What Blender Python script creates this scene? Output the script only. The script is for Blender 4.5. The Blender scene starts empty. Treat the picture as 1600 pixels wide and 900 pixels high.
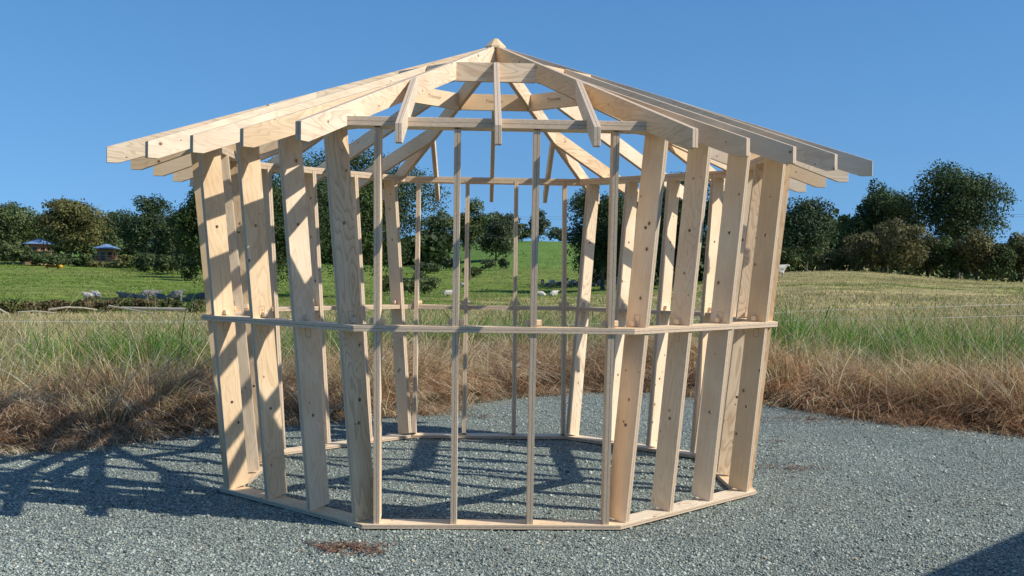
import bpy, bmesh, math, random
import numpy as np
from math import sin, cos, tan, radians, pi, atan2, sqrt
from mathutils import Matrix, Vector
random.seed(7); RNG = np.random.default_rng(11)
scene = bpy.context.scene
COL = scene.collection
T8 = tan(pi/8)

# ------------------------------------------------------------------ camera
CX, CD, CH = 0.3323, 9.4643, 1.738
FPX, PITCH, ROLL, OX = 1737.9, -0.0159, 0.0139, 30.35
PSI = 0.0432
cam_d = bpy.data.cameras.new("camera"); cam = bpy.data.objects.new("camera", cam_d); COL.objects.link(cam)
cam_d.sensor_width = 36; cam_d.lens = FPX/1600*36; cam_d.shift_x = -OX/1600
cam_d.clip_start = .05; cam_d.clip_end = 8000
cam.matrix_world = Matrix.Translation((CX, -CD, CH)) @ Matrix.Rotation(pi/2+PITCH, 4, 'X') @ Matrix.Rotation(ROLL, 4, 'Z')
scene.camera = cam

def pixel_to_world(u, v, d):
    """sight line through image pixel (u, v) at depth d -> world point"""
    U = u-800-OX; V = v-450  # image pixel offsets from the principal point
    a = cos(ROLL)*U+sin(ROLL)*V; b = -sin(ROLL)*U+cos(ROLL)*V
    y = cos(PITCH)*FPX - sin(PITCH)*(-b); z = sin(PITCH)*FPX + cos(PITCH)*(-b)
    t = d/y
    return (CX+a*t, -CD+d, CH+z*t)

# ------------------------------------------------------------------ world, sun
SUN = Vector((1.095, -0.40, 1.0)).normalized()
w = bpy.data.worlds.new("World"); scene.world = w; w.use_nodes = True
nt = w.node_tree; bg = nt.nodes['Background']
sky = nt.nodes.new('ShaderNodeTexSky'); sky.sky_type = 'NISHITA'; sky.sun_disc = False
sky.sun_elevation = math.asin(SUN.z); sky.sun_rotation = atan2(SUN.x, SUN.y)
sky.air_density = 1.0; sky.dust_density = .35; sky.ozone_density = 2.6; sky.altitude = 100
tcw = nt.nodes.new('ShaderNodeTexCoord'); mp = nt.nodes.new('ShaderNodeMapping'); mp.inputs['Scale'].default_value = (1, 1, .62); mp.inputs['Location'].default_value = (0, 0, .175)
nt.links.new(tcw.outputs['Generated'], mp.inputs[0]); nt.links.new(mp.outputs[0], sky.inputs[0])
hsv = nt.nodes.new('ShaderNodeHueSaturation'); hsv.inputs['Saturation'].default_value = 1.28; hsv.inputs['Value'].default_value = 1.04
nt.links.new(sky.outputs[0], hsv.inputs['Color'])
nt.links.new(hsv.outputs[0], bg.inputs[0]); bg.inputs[1].default_value = .143
sd = bpy.data.lights.new("sun", 'SUN'); sd.energy = 5.0; sd.angle = radians(.53); sd.color = (1, .95, .87)
so = bpy.data.objects.new("sun", sd); COL.objects.link(so)
so.rotation_euler = SUN.to_track_quat('Z', 'Y').to_euler(); so.location = (20, -10, 20)
scene.view_settings.view_transform = 'Standard'; scene.view_settings.look = 'None'
scene.view_settings.exposure = 0; scene.view_settings.gamma = 1

# ------------------------------------------------------------------ material helpers
def new_mat(name, rough=.8, spec=.3):
    m = bpy.data.materials.new(name); m.use_nodes = True
    n = m.node_tree.nodes; b = n['Principled BSDF']
    b.inputs['Roughness'].default_value = rough
    b.inputs['Specular IOR Level'].default_value = spec
    return m, m.node_tree, b
class NT:
    def __init__(s, t): s.t = t
    def n(s, ty, **kw):
        o = s.t.nodes.new(ty)
        for k, v in kw.items():
            if k.startswith('_'): setattr(o, k[1:], v)
            else:
                o.inputs[k.replace('#', ' ')].default_value = v
        return o
    def l(s, a, b): s.t.links.new(a, b)
    def math(s, op, a, b=None, c=None, clamp=False):
        o = s.t.nodes.new('ShaderNodeMath'); o.operation = op; o.use_clamp = clamp
        for i, x in enumerate((a, b, c)):
            if x is None: continue
            if isinstance(x, (int, float)): o.inputs[i].default_value = x
            else: s.l(x, o.inputs[i])
        return o.outputs[0]
    def mix(s, f, a, b, mode='MIX'):
        o = s.t.nodes.new('ShaderNodeMix'); o.data_type = 'RGBA'; o.blend_type = mode
        for i, x in ((0, f), (6, a), (7, b)):
            if isinstance(x, (int, float)): o.inputs[i].default_value = x
            elif isinstance(x, tuple): o.inputs[i].default_value = (*x[:3], 1)
            else: s.l(x, o.inputs[i])
        return o.outputs[2]
    def ramp(s, f, stops):
        o = s.t.nodes.new('ShaderNodeValToRGB')
        e = o.color_ramp.elements
        while len(e) < len(stops): e.new(.5)
        for i, (p, c) in enumerate(stops):
            e[i].position = p; e[i].color = (*c, 1) if isinstance(c, tuple) else (c, c, c, 1)
        s.l(f, o.inputs[0]); return o.outputs[0]

def wood_material():
    """birch/pine faced structural plywood; local X along the grain, local Y through the plies"""
    m, t, b = new_mat("plywood", .62, .28); N = NT(t)
    tc = N.n('ShaderNodeTexCoord'); oi = N.n('ShaderNodeObjectInfo')
    off = N.n('ShaderNodeCombineXYZ')
    r1 = N.math('MULTIPLY', oi.outputs['Random'], 37.0)
    for i in range(3): N.l(r1, off.inputs[i])
    add = N.n('ShaderNodeVectorMath', _operation='ADD'); N.l(tc.outputs['Object'], add.inputs[0]); N.l(off.outputs[0], add.inputs[1])
    P = add.outputs[0]
    st = N.n('ShaderNodeMapping'); st.inputs['Scale'].default_value = (1.0, 2.2, 4.6); N.l(P, st.inputs[0])
    fig = N.n('ShaderNodeTexNoise', Scale=1.1, Detail=2.5, Roughness=.45, Distortion=.35); N.l(st.outputs[0], fig.inputs['Vector'])
    # cathedral rings : contour lines of a stretched noise
    cont = N.math('FRACT', N.math('MULTIPLY', fig.outputs[0], 19.0))
    line = N.ramp(cont, [(0, 0.0), (.55, .22), (.86, 1.0), (.97, .5), (1.0, 0.0)])
    # strength of the figure differs from board to board
    rr_ = N.math('FRACT', N.math('MULTIPLY', oi.outputs['Random'], 7.31))
    amt = N.math('MULTIPLY_ADD', N.math('MULTIPLY', rr_, rr_), .50, .07)
    # fine fibres
    st2 = N.n('ShaderNodeMapping'); st2.inputs['Scale'].default_value = (5, 60, 160); N.l(P, st2.inputs[0])
    fib = N.n('ShaderNodeTexNoise', Scale=1.0, Detail=3, Roughness=.6); N.l(st2.outputs[0], fib.inputs['Vector'])
    # broad stain
    stn = N.n('ShaderNodeTexNoise', Scale=2.3, Detail=3); N.l(P, stn.inputs['Vector'])
    base = N.ramp(stn.outputs[0], [(.28, (.77, .60, .41)), (.55, (.87, .72, .52)), (.8, (.90, .79, .60))])
    # board tint
    tint = N.ramp(N.math('FRACT', N.math('MULTIPLY', oi.outputs['Random'], 3.17)), [(0, (.90, .78, .62)), (.22, (.96, .88, .76)), (.5, (1, .98, .95)), (1, (.95, .97, .98))])
    base = N.mix(1.0, base, tint, 'MULTIPLY')
    base = N.mix(N.math('MULTIPLY', line, amt), base, (.44, .255, .12))
    base = N.mix(N.math('MULTIPLY', N.math('SUBTRACT', fib.outputs[0], .42, clamp=True), .9), base, (.46, .31, .19))
    # knots
    mk = N.n('ShaderNodeMapping'); mk.inputs['Scale'].default_value = (2.6, 6, 9.0); N.l(P, mk.inputs[0])
    vo = N.n('ShaderNodeTexVoronoi', Scale=1.0, Randomness=1.0); N.l(mk.outputs[0], vo.inputs['Vector'])
    sepc = N.n('ShaderNodeSeparateColor'); N.l(vo.outputs['Color'], sepc.inputs[0])
    # round them in real space: distance measured with anisotropy removed by a second finer voronoi
    ps = N.n('ShaderNodeSeparateXYZ'); N.l(P, ps.inputs[0]); mk2 = N.n('ShaderNodeCombineXYZ')
    N.l(N.math('MULTIPLY', ps.outputs[0], 6.0), mk2.inputs[0]); N.l(N.math('MULTIPLY', ps.outputs[2], 7.5), mk2.inputs[1])
    vo2 = N.n('ShaderNodeTexVoronoi', Scale=1.0, Randomness=1.0); vo2.voronoi_dimensions = '2D'; N.l(mk2.outputs[0], vo2.inputs['Vector'])
    sep2 = N.n('ShaderNodeSeparateColor'); N.l(vo2.outputs['Color'], sep2.inputs[0])
    pick = N.math('GREATER_THAN', sep2.outputs[0], .74)
    rad = N.math('MULTIPLY_ADD', N.math('MULTIPLY', sep2.outputs[1], sep2.outputs[1]), .060, .030)
    kd = N.math('DIVIDE', vo2.outputs['Distance'], rad)
    kn = N.math('MULTIPLY', N.math('SUBTRACT', 1.15, kd, clamp=True), pick)
    kn = N.math('MULTIPLY', kn, 2.2, clamp=True)
    kcol = N.mix(sep2.outputs[2], (.11, .05, .022), (.36, .19, .085))
    halo = N.math('MULTIPLY', N.math('SUBTRACT', 1.0, N.math('MULTIPLY', kd, .4), clamp=True), pick)
    base = N.mix(N.math('MULTIPLY', halo, .35), base, (.50, .29, .14))
    base = N.mix(kn, base, kcol)
    # plies on the edges: stripes through local Y, shown where the surface normal is not Y
    sep = N.n('ShaderNodeSeparateXYZ'); N.l(tc.outputs['Object'], sep.inputs[0])
    no = N.n('ShaderNodeSeparateXYZ'); N.l(tc.outputs['Normal'], no.inputs[0])
    edge = N.math('SUBTRACT', 1.0, N.math('ABSOLUTE', no.outputs[1]), clamp=True)
    edge = N.math('GREATER_THAN', edge, .5)
    wob = N.n('ShaderNodeTexNoise', Scale=2.0, Detail=2); 
    st4 = N.n('ShaderNodeMapping'); st4.inputs['Scale'].default_value = (1.5, 0, 4); N.l(P, st4.inputs[0]); N.l(st4.outputs[0], wob.inputs['Vector'])
    yy = N.math('ADD', sep.outputs[1], N.math('MULTIPLY', wob.outputs[0], .0016))
    ply = N.math('FRACT', N.math('MULTIPLY', yy, 1/.0062))
    plyl = N.ramp(ply, [(0, .0), (.1, 1.0), (.45, .85), (.52, .3), (.95, .2), (1, 0)])
    st3 = N.n('ShaderNodeMapping'); st3.inputs['Scale'].default_value = (38, 190, 38); N.l(P, st3.inputs[0])
    sp = N.n('ShaderNodeTexNoise', Scale=1.0, Detail=4, Roughness=.75); N.l(st3.outputs[0], sp.inputs['Vector'])
    ecol = N.mix(plyl, (.47, .345, .225), (.80, .64, .46))
    ecol = N.mix(N.math('MULTIPLY', N.math('SUBTRACT', sp.outputs[0], .42, clamp=True), 2.6, clamp=True), ecol, (.37, .265, .17))
    # glue line in the middle of the doubled boards
    gl = N.math('LESS_THAN', N.math('ABSOLUTE', yy), .0018)
    ecol = N.mix(N.math('MULTIPLY', gl, .7), ecol, (.12, .08, .05))
    col = N.mix(edge, base, ecol)
    N.l(col, b.inputs['Base Color'])
    bmp = N.n('ShaderNodeBump', Strength=.25, Distance=.002); N.l(fib.outputs[0], bmp.inputs['Height'])
    N.l(bmp.outputs[0], b.inputs['Normal'])
    return m
WOOD = wood_material()

def simple(name, col, rough=.8, var=.25, scale=4.0, spec=.3, metal=0, bump=0):
    m, t, b = new_mat(name, rough, spec); N = NT(t)
    tc = N.n('ShaderNodeTexCoord')
    no = N.n('ShaderNodeTexNoise', Scale=scale, Detail=4, Roughness=.6); N.l(tc.outputs['Object'], no.inputs['Vector'])
    c = N.mix(no.outputs[0], tuple(x*(1-var) for x in col), tuple(min(1, x*(1+var)) for x in col))
    N.l(c, b.inputs['Base Color']); b.inputs['Metallic'].default_value = metal
    if bump:
        bm_ = N.n('ShaderNodeBump', Strength=bump, Distance=.02); N.l(no.outputs[0], bm_.inputs['Height']); N.l(bm_.outputs[0], b.inputs['Normal'])
    return m
def attr_mat(name, rough=.7, trans=0., spec=.2, sat=1.0):
    """colour from the 'tint' attribute of the mesh, optionally translucent (leaves, blades)"""
    m, t, b = new_mat(name, rough, spec); N = NT(t)
    a = N.n('ShaderNodeAttribute', _attribute_name='tint')
    N.l(a.outputs['Color'], b.inputs['Base Color'])
    if trans:
        tr = N.n('ShaderNodeBsdfTranslucent'); N.l(a.outputs['Color'], tr.inputs['Color'])
        mx = N.n('ShaderNodeMixShader'); mx.inputs[0].default_value = trans
        out = t.nodes['Material Output']
        N.l(b.outputs[0], mx.inputs[1]); N.l(tr.outputs[0], mx.inputs[2]); N.l(mx.outputs[0], out.inputs[0])
    return m

# ------------------------------------------------------------------ object helpers
def tag(o, label=None, cat=None, group=None, kind=None):
    if label: o['label'] = label
    if cat: o['category'] = cat
    if group: o['group'] = group
    if kind: o['kind'] = kind
    return o
def empty(name, loc=(0, 0, 0), rz=0, **kw):
    o = bpy.data.objects.new(name, None); COL.objects.link(o); o.location = loc; o.rotation_euler = (0, 0, rz)
    o.empty_display_size = .2
    return tag(o, **kw)
def link(name, me, mat, parent=None, mw=None):
    o = bpy.data.objects.new(name, me); COL.objects.link(o)
    if mat and not me.materials: me.materials.append(mat)
    if parent: o.parent = parent
    if mw is not None: o.matrix_local = mw
    return o
def mesh(name, verts, faces, smooth=False):
    me = bpy.data.meshes.new(name); me.from_pydata([tuple(v) for v in verts], [], faces)
    me.validate(); me.update()
    if smooth:
        for p in me.polygons: p.use_smooth = True
    return me
def np_mesh(name, V, F, tint=None, smooth=False):
    """V (n,3); F (m,k) constant k; tint (n,3) linear colours"""
    V = np.asarray(V, np.float32); F = np.asarray(F, np.int32); k = F.shape[1]
    me = bpy.data.meshes.new(name); me.vertices.add(len(V)); me.vertices.foreach_set('co', V.ravel())
    me.loops.add(F.size); me.loops.foreach_set('vertex_index', F.ravel())
    me.polygons.add(len(F)); me.polygons.foreach_set('loop_start', np.arange(0, F.size, k, dtype=np.int32))
    me.polygons.foreach_set('loop_total', np.full(len(F), k, np.int32))
    if smooth: me.polygons.foreach_set('use_smooth', np.ones(len(F), bool))
    me.update(calc_edges=True)
    if tint is not None:
        a = me.color_attributes.new('tint', 'FLOAT_COLOR', 'POINT')
        c = np.ones((len(V), 4), np.float32); c[:, :3] = np.clip(tint, 0, 1); a.data.foreach_set('color', c.ravel())
    return me
def bevel_mesh(me, wdt=.0015):
    bm = bmesh.new(); bm.from_mesh(me)
    bmesh.ops.recalc_face_normals(bm, faces=bm.faces)
    bmesh.ops.bevel(bm, geom=[e for e in bm.edges if e.calc_face_angle(0) > .5], offset=wdt, segments=1, affect='EDGES', clamp_overlap=True)
    bm.to_mesh(me); bm.free(); return me
def prism(poly, th, yoff=None, zsl=0.):
    """polygon in local XZ extruded along local Y by th; yoff(i,side)->dx shifts vertex i on a side"""
    n = len(poly); V = []; h = th/2
    for s in (-1, 1):
        for i, (x, z) in enumerate(poly):
            V.append((x+(yoff(i, s) if yoff else 0), s*h, z+(zsl*yoff(i, s) if yoff else 0)))
    F = [list(range(n))[::-1], list(range(n, 2*n))] + [[i, (i+1) % n, n+(i+1) % n, n+i] for i in range(n)]
    me = mesh('board', V, F)
    bm = bmesh.new(); bm.from_mesh(me); bmesh.ops.recalc_face_normals(bm, faces=bm.faces); bm.to_mesh(me); bm.free()
    return me
def box_mesh(sx, sy, sz, bev=.001):
    me = prism([(-sx/2, -sz/2), (sx/2, -sz/2), (sx/2, sz/2), (-sx/2, sz/2)], sy)
    return bevel_mesh(me, bev) if bev else me
def tubes(paths, seg=6):
    """paths: list of (points, radii) -> V, F"""
    V = []; F = []
    for pts, rad in paths:
        base = len(V); n = len(pts)
        for i, p in enumerate(pts):
            p = Vector(p); d = (Vector(pts[min(i+1, n-1)])-Vector(pts[max(i-1, 0)])).normalized()
            a = d.orthogonal().normalized(); c = d.cross(a)
            for k in range(seg):
                q = p + (a*cos(2*pi*k/seg)+c*sin(2*pi*k/seg))*rad[i]; V.append(tuple(q))
        for i in range(n-1):
            for k in range(seg):
                k2 = (k+1) % seg
                F.append([base+i*seg+k, base+i*seg+k2, base+(i+1)*seg+k2, base+(i+1)*seg+k])
    return V, F

# ------------------------------------------------------------------ the timber frame
FR = empty('gazebo', (0, 0, 0), PSI,
           label='unfinished octagonal plywood gazebo frame with open rafters on the gravel', cat='gazebo frame')
AB, ZB = 2.08, .038
AM, ZM0, ZM1 = 2.214, 1.3255, 1.3655
AT, ZT0, ZT1 = 2.357, 2.6426, 2.702
AE, ZE, HE, SL = 2.8507, 2.4852, .1137, .3661
AR, HR = .798, .151
TH, DW = .040, .168
GAP = .008                                   # the plate stands on packers just off the stones
def panel_mat(k):   # local x = tangent, y = outward normal (radially), z = up
    return Matrix.Rotation(k*pi/4, 4, 'Z')
# in panel space: tangent = +X, outward = -Y ; point (lat, a, z) -> (lat, -a, z)
def P3(lat, a, z): return Vector((lat, -a, z))
def basis(ex, ey, ez, o):
    m = Matrix((ex, ey, ez)).transposed().to_4x4(); m.translation = o; return m
def plate(k, name, A, z0, z1, dpt):
    """mitred ring board: local X tangent, local Y = up (through the plies), local Z = outward"""
    h0 = A*T8; h1 = (A-dpt)*T8; zm = (z0+z1)/2
    g = .0006
    poly = [(-h0+g, dpt/2), (-h1+g, -dpt/2), (h1-g, -dpt/2), (h0-g, dpt/2)]
    me = bevel_mesh(prism(poly, z1-z0), .0012)
    M = panel_mat(k) @ basis(Vector((1, 0, 0)), Vector((0, 0, 1)), Vector((0, -1, 0)), P3(0, A-dpt/2, zm))
    # keep it right handed: X x Y = (0,-1,0) = Z
    return link(name, me, WOOD, FR, M)
HOLE = new_mat('dark', .9)[0]
def stud_mesh(L, wdt, holes, cut0, cut1):
    """board along local X (0..L), width local Z (-w/2..w/2), thickness local Y; holes = x positions"""
    h = TH/2; V = []; F = []
    def v(x, y, z): V.append((x, y, z)); return len(V)-1
    xs = [0]; cells = []
    for hx in holes: xs += [hx-.03, hx+.03]
    xs.append(L)
    NH = 16; R = .0125
    hw = wdt/2
    def X(x, z):   # sloped ends so that the board sits flat on the level plates
        if x == 0: return cut0*z
        if x == L: return L+cut1*z
        return x
    for s in (-1, 1):
        for i in range(0, len(xs)-1):
            x0, x1 = xs[i], xs[i+1]
            if i % 2 == 0:
                a = [v(X(x0, -hw), s*h, -hw), v(X(x1, -hw), s*h, -hw), v(X(x1, hw), s*h, hw), v(X(x0, hw), s*h, hw)]
                F.append(a if s < 0 else a[::-1])
            else:
                cx = (x0+x1)/2; inner = []; outer = []
                for q in range(NH):
                    t = 2*pi*q/NH; ct, st_ = cos(t), sin(t)
                    inner.append(v(cx+R*ct, s*h, R*st_))
                    m_ = max(abs(ct)/.03, abs(st_)/.03); outer.append(v(cx+ct/m_, s*h, st_/m_))
                for q in range(NH):
                    q2 = (q+1) % NH
                    a = [outer[q], outer[q2], inner[q2], inner[q]]; F.append(a if s < 0 else a[::-1])
                for zz0, zz1 in ((-hw, -.03), (.03, hw)):
                    a = [v(x0, s*h, zz0), v(x1, s*h, zz0), v(x1, s*h, zz1), v(x0, s*h, zz1)]; F.append(a if s < 0 else a[::-1])
                if s > 0:
                    for q in range(NH):
                        q2 = (q+1) % NH; t0 = 2*pi*q/NH; t1 = 2*pi*q2/NH
                        F.append([v(cx+R*cos(t0), -h, R*sin(t0)), v(cx+R*cos(t1), -h, R*sin(t1)), v(cx+R*cos(t1), h, R*sin(t1)), v(cx+R*cos(t0), h, R*sin(t0))])
    for zz in (-hw, hw):
        F.append([v(X(0, zz), -h, zz), v(X(L, zz), -h, zz), v(X(L, zz), h, zz), v(X(0, zz), h, zz)])
    for x in (0, L):
        F.append([v(X(x, -hw), -h, -hw), v(X(x, hw), -h, hw), v(X(x, hw), h, hw), v(X(x, -hw), h, -hw)])
    me = mesh('stud', V, F)
    bm = bmesh.new(); bm.from_mesh(me); bmesh.ops.remove_doubles(bm, verts=bm.verts, dist=1e-5)
    bmesh.ops.recalc_face_normals(bm, faces=bm.faces); bm.to_mesh(me); bm.free()
    return me
a0 = AB-.016; a1 = AT-.012
lean = atan2(a1-a0, ZT0-ZB); LEN = (ZT0-ZB)/cos(lean)
STUD = stud_mesh(LEN, DW, [.655/cos(lean), 1.985/cos(lean)], tan(lean)*-1, tan(lean)*-1)
WOODPEG = simple('peg_wood', (.76, .60, .42), .7, .15, 20)
PENCIL = simple('pencil_line', (.40, .27, .17), .9, .2, 50)
PEG = box_mesh(.108, .034, .034)
PEGB = box_mesh(.108, .018, .034)
def outline_mesh():
    V = []; F = []
    def bar(x0, x1, z0, z1):
        b = len(V)
        for y in (-.0006, .0006):
            V.extend([(x0, y, z0), (x1, y, z0), (x1, y, z1), (x0, y, z1)])
        F.extend([[b, b+1, b+2, b+3], [b+7, b+6, b+5, b+4], [b, b+4, b+5, b+1], [b+1, b+5, b+6, b+2], [b+2, b+6, b+7, b+3], [b+3, b+7, b+4, b]])
    t = .0028; hx, hz = .033, .024
    bar(-hx, hx, -hz, -hz+t); bar(-hx, hx, hz-t, hz); bar(-hx, -hx+t, -hz+t, hz-t); bar(hx-t, hx, -hz+t, hz-t)
    return mesh('outline', V, F)
OUTL = outline_mesh()
for k in range(8):
    zt = .0004*k
    plate(k, 'bottom_plate', AB, GAP, ZB, DW)
    plate(k, 'middle_rail', AM, ZM0, ZM1, DW-.006)
    plate(k, 'top_plate', AT, ZT0, ZT1, DW+.006)
    for i, lat in enumerate((-.766, -.2555, .2555, .766)):
        # local X up the stud, local Z outward, local Y tangent
        up = Vector((0, -sin(lean), cos(lean))); outw = Vector((0, -cos(lean), -sin(lean)))
        tang = outw.cross(up)
        o = P3(lat, a0, ZB) - outw*(DW/2) * 1.0
        M = panel_mat(k) @ basis(up, tang, outw, o)
        s = link('stud', STUD, WOOD, FR, M)
        zl = (ZM1-ZB)/cos(lean)
        for nm, x, me in (('peg', zl+.0175, PEG), ('peg', (ZM0-ZB)/cos(lean)-.009, PEGB)):
            # along tangent = local Y ; peg mesh X->stud Y, Y->stud X
            Mp = basis(Vector((0, 1, 0)), Vector((1, 0, 0)), Vector((0, 0, -1)), Vector((x, 0, -.008)))
            link(nm, me, WOODPEG, s, Mp)
        for sgn in (-1, 1):
            up_ = ((i+k+(sgn > 0)) % 2 == 0)
            x = zl+.045 if up_ else zl-.04-.052
            Mo = Matrix.Translation((x, sgn*(TH/2+.0002), .006*((i*7+k*3) % 5-2)))
            link('slot_outline', OUTL, PENCIL, s, Mo)
# rafters
HP = HE+SL*.078
def rafter_poly(Lrun, slope, end_drop=0):
    """local X inwards from the tip, Z vertical, origin at tip bottom"""
    fl = (HP-HE)/slope
    top = HE+slope*Lrun
    return [(0, 0), (fl, 0), (Lrun, top-HP), (Lrun, top), (0, HE)]
TR = .0405
def place_rafter(name, k, lat, tipA, Lrun, slope, ang=0, yoff=None, nz=ZE):
    inward = Matrix.Rotation(k*pi/4+ang, 4, 'Z')
    me = bevel_mesh(prism(rafter_poly(Lrun, slope), TR, yoff, slope), .0012)
    # local X inward = +Y of panel frame ; local Y = -X ; Z up
    M = inward @ basis(Vector((0, 1, 0)), Vector((-1, 0, 0)), Vector((0, 0, 1)), P3(lat, tipA, nz))
    return link(name, me, WOOD, FR, M)
hip_run_full = AE/cos(pi/8)
hs = SL*cos(pi/8)
rafters = {}
for k in range(8):
    # centre jack runs to the ring
    rafters[(k, 0)] = place_rafter('jack_rafter', k, 0, AE, AE-AR, SL)
    for sgn in (-1, 1):
        lat = sgn*AE*T8/2
        def yo(i, s, sgn=sgn):
            if i not in (2, 3): return 0
            y = s*TR/2; l = abs(lat*sgn) + (-y)*sgn     # lateral position of that side
            a = (l+.0196)/T8
            return (AE-a)-Lr
        Lr = AE/2
        rafters[(k, sgn)] = place_rafter('jack_rafter', k, lat, AE, Lr, SL, 0, yo)
    rafters[(k, 2)] = place_rafter('hip_rafter', k, 0, hip_run_full-.004, hip_run_full-.055, hs, pi/8)
    # ring trimmer between the hips
    h0 = (AR)*T8-.0215; h1 = (AR-TH)*T8-.0215
    zt = ZE+HE+SL*(AE-AR)
    me = prism([(-h0, zt-HR), (h0, zt-HR), (h0, zt-.004), (-h0, zt-.004)], TH, lambda i, s: (-(h0-h1)/2*(1 if s > 0 else -1))*(-1 if i in (0, 3) else 1) + 0)
    M = panel_mat(k) @ basis(Vector((1, 0, 0)), Vector((0, 1, 0)), Vector((0, 0, 1)), P3(0, AR-TH/2-.0005, 0))
    link('ring_trimmer', bevel_mesh(me, .001), WOOD, FR, M)
# king post and cap
def ngon_stack(levels, n=8, rot=pi/8):
    V = []; F = []
    for r, z in levels:
        for i in range(n): V.append((r*cos(rot+2*pi*i/n), r*sin(rot+2*pi*i/n), z))
    for L in range(len(levels)-1):
        for i in range(n):
            j = (i+1) % n; F.append([L*n+i, L*n+j, (L+1)*n+j, (L+1)*n+i])
    F.append(list(range(n))[::-1]); F.append([(len(levels)-1)*n+i for i in range(n)])
    return mesh('stack', V, F)
zp = ZE+HE+SL*AE
link('king_post', ngon_stack([(.062, zp-.20), (.062, zp-.032)]), WOOD, FR)
link('roof_cap', ngon_stack([(.086, zp-.034), (.094, zp-.034), (.094, zp-.018), (.022, zp+.052), (.018, zp+.053)]), WOOD, FR)
# pencilled marks on the boards
def writing(txt, size, parent, M, name='pencil_mark'):
    cu = bpy.data.curves.new('txt', 'FONT'); cu.body = txt; cu.size = size; cu.extrude = .0002
    cu.resolution_u = 2; cu.offset = .0006; cu.shear = .25
    t = bpy.data.objects.new('tmp', cu); COL.objects.link(t)
    dg = bpy.context.evaluated_depsgraph_get(); me = bpy.data.meshes.new_from_object(t.evaluated_get(dg))
    bpy.data.objects.remove(t); 
    return link(name, me, PENCIL, parent, M)
# text faces: local X right, local Y up, local Z out of the surface
for k, txt in ((4, 'Trimmer'), (3, 'Trimmer'), (5, 'Trimmer')):
    # inner face of the back ring boards, seen from the front: outward text normal = towards the centre
    M = panel_mat(k) @ basis(Vector((-1, 0, 0)), Vector((0, 0, 1)), Vector((0, 1, 0)), P3(.085, AR-TH-.0012, ZE+HE+SL*(AE-AR)-.085))
    writing(txt, .045, FR, M)
r = rafters[(-1 % 8, -1)]
writing('CR1', .05, r, basis(Vector((cos(.35), 0, sin(.35))), Vector((-sin(.35), 0, cos(.35))), Vector((0, -1, 0)), Vector((.86, -TR/2-.0006, HE+SL*.86-.09))))
r = rafters[(-1 % 8, 2)]
for x in (.98,):
    writing('5', .045, r, basis(Vector((0, 0, 1)), Vector((-1, 0, 0)), Vector((0, -1, 0)), Vector((x, -TR/2-.0006, HE+hs*x-.12))))
# packers under the back corners
PACK = simple('packer_wood', (.28, .12, .06), .8, .3, 12)
for i, (k, lab) in enumerate(((4, 'red-brown timber packer under the back left corner of the frame'), (3, 'red-brown timber packer under the back right corner of the frame'), (0, 'timber packer under the front right corner of the frame'), (1, 'timber packer under the right corner of the frame'))):
    a = (k+.5)*pi/4+PSI; r_ = (AB-.11)/cos(pi/8)
    o = link('timber_packer', bevel_mesh(box_mesh(.22, .10, .042, 0), .002), PACK)
    o.location = (r_*sin(a), -r_*cos(a), -.0145); o.rotation_euler = (0, 0, a+.15)
    if k in (0, 1): o.location = ((r_-.05)*sin(a), -(r_-.05)*cos(a), -.0145)
    tag(o, lab, 'packer', 'packers under the frame')

# ------------------------------------------------------------------ terrain
EDGE = np.array([(-60, -26), (-22, -7.5), (-12, -3.2), (-7, -1.1), (-4.35, .62), (-3.4, 1.5), (-2.6, 2.5), (-.95, 3.75), (-.1, 5.3), (.9, 6.45), (2.2, 6.5), (3.6, 4.9), (4.6, 3.7), (5.9, 2.4), (9, -.2), (16, -5), (60, -30)], float)
def edge_sd(x, y):
    """signed distance to the edge of the gravel pad, positive on the grass side"""
    x = np.asarray(x, float); y = np.asarray(y, float)
    best = np.full(x.shape, 1e9)
    for (ax, ay), (bx, by) in zip(EDGE[:-1], EDGE[1:]):
        dx, dy = bx-ax, by-ay; t = np.clip(((x-ax)*dx+(y-ay)*dy)/(dx*dx+dy*dy), 0, 1)
        best = np.minimum(best, np.hypot(x-ax-t*dx, y-ay-t*dy))
    ye = np.interp(x, EDGE[:, 0], EDGE[:, 1])
    return np.where(y > ye, best, -best)
_perm = RNG.random((256, 256))
def vnoise(x, y, s=1.0, o=0):
    x = np.asarray(x, float)/s+o*13.7+1000; y = np.asarray(y, float)/s+o*7.3+1000
    xi = np.floor(x).astype(int); yi = np.floor(y).astype(int); fx = x-xi; fy = y-yi
    fx = fx*fx*(3-2*fx); fy = fy*fy*(3-2*fy)
    g = lambda a, b: _perm[a % 256, b % 256]
    return (g(xi, yi)*(1-fx)+g(xi+1, yi)*fx)*(1-fy)+(g(xi, yi+1)*(1-fx)+g(xi+1, yi+1)*fx)*fy
def fbm(x, y, s=1.0, o=0): return (vnoise(x, y, s, o)+.5*vnoise(x, y, s/2.1, o+1)+.25*vnoise(x, y, s/4.3, o+2))/1.75
DEP = np.array([0, 12, 16, 22, 35, 55, 80, 110, 150, 200, 280, 400, 550, 700, 1200, 3500], float)
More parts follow.
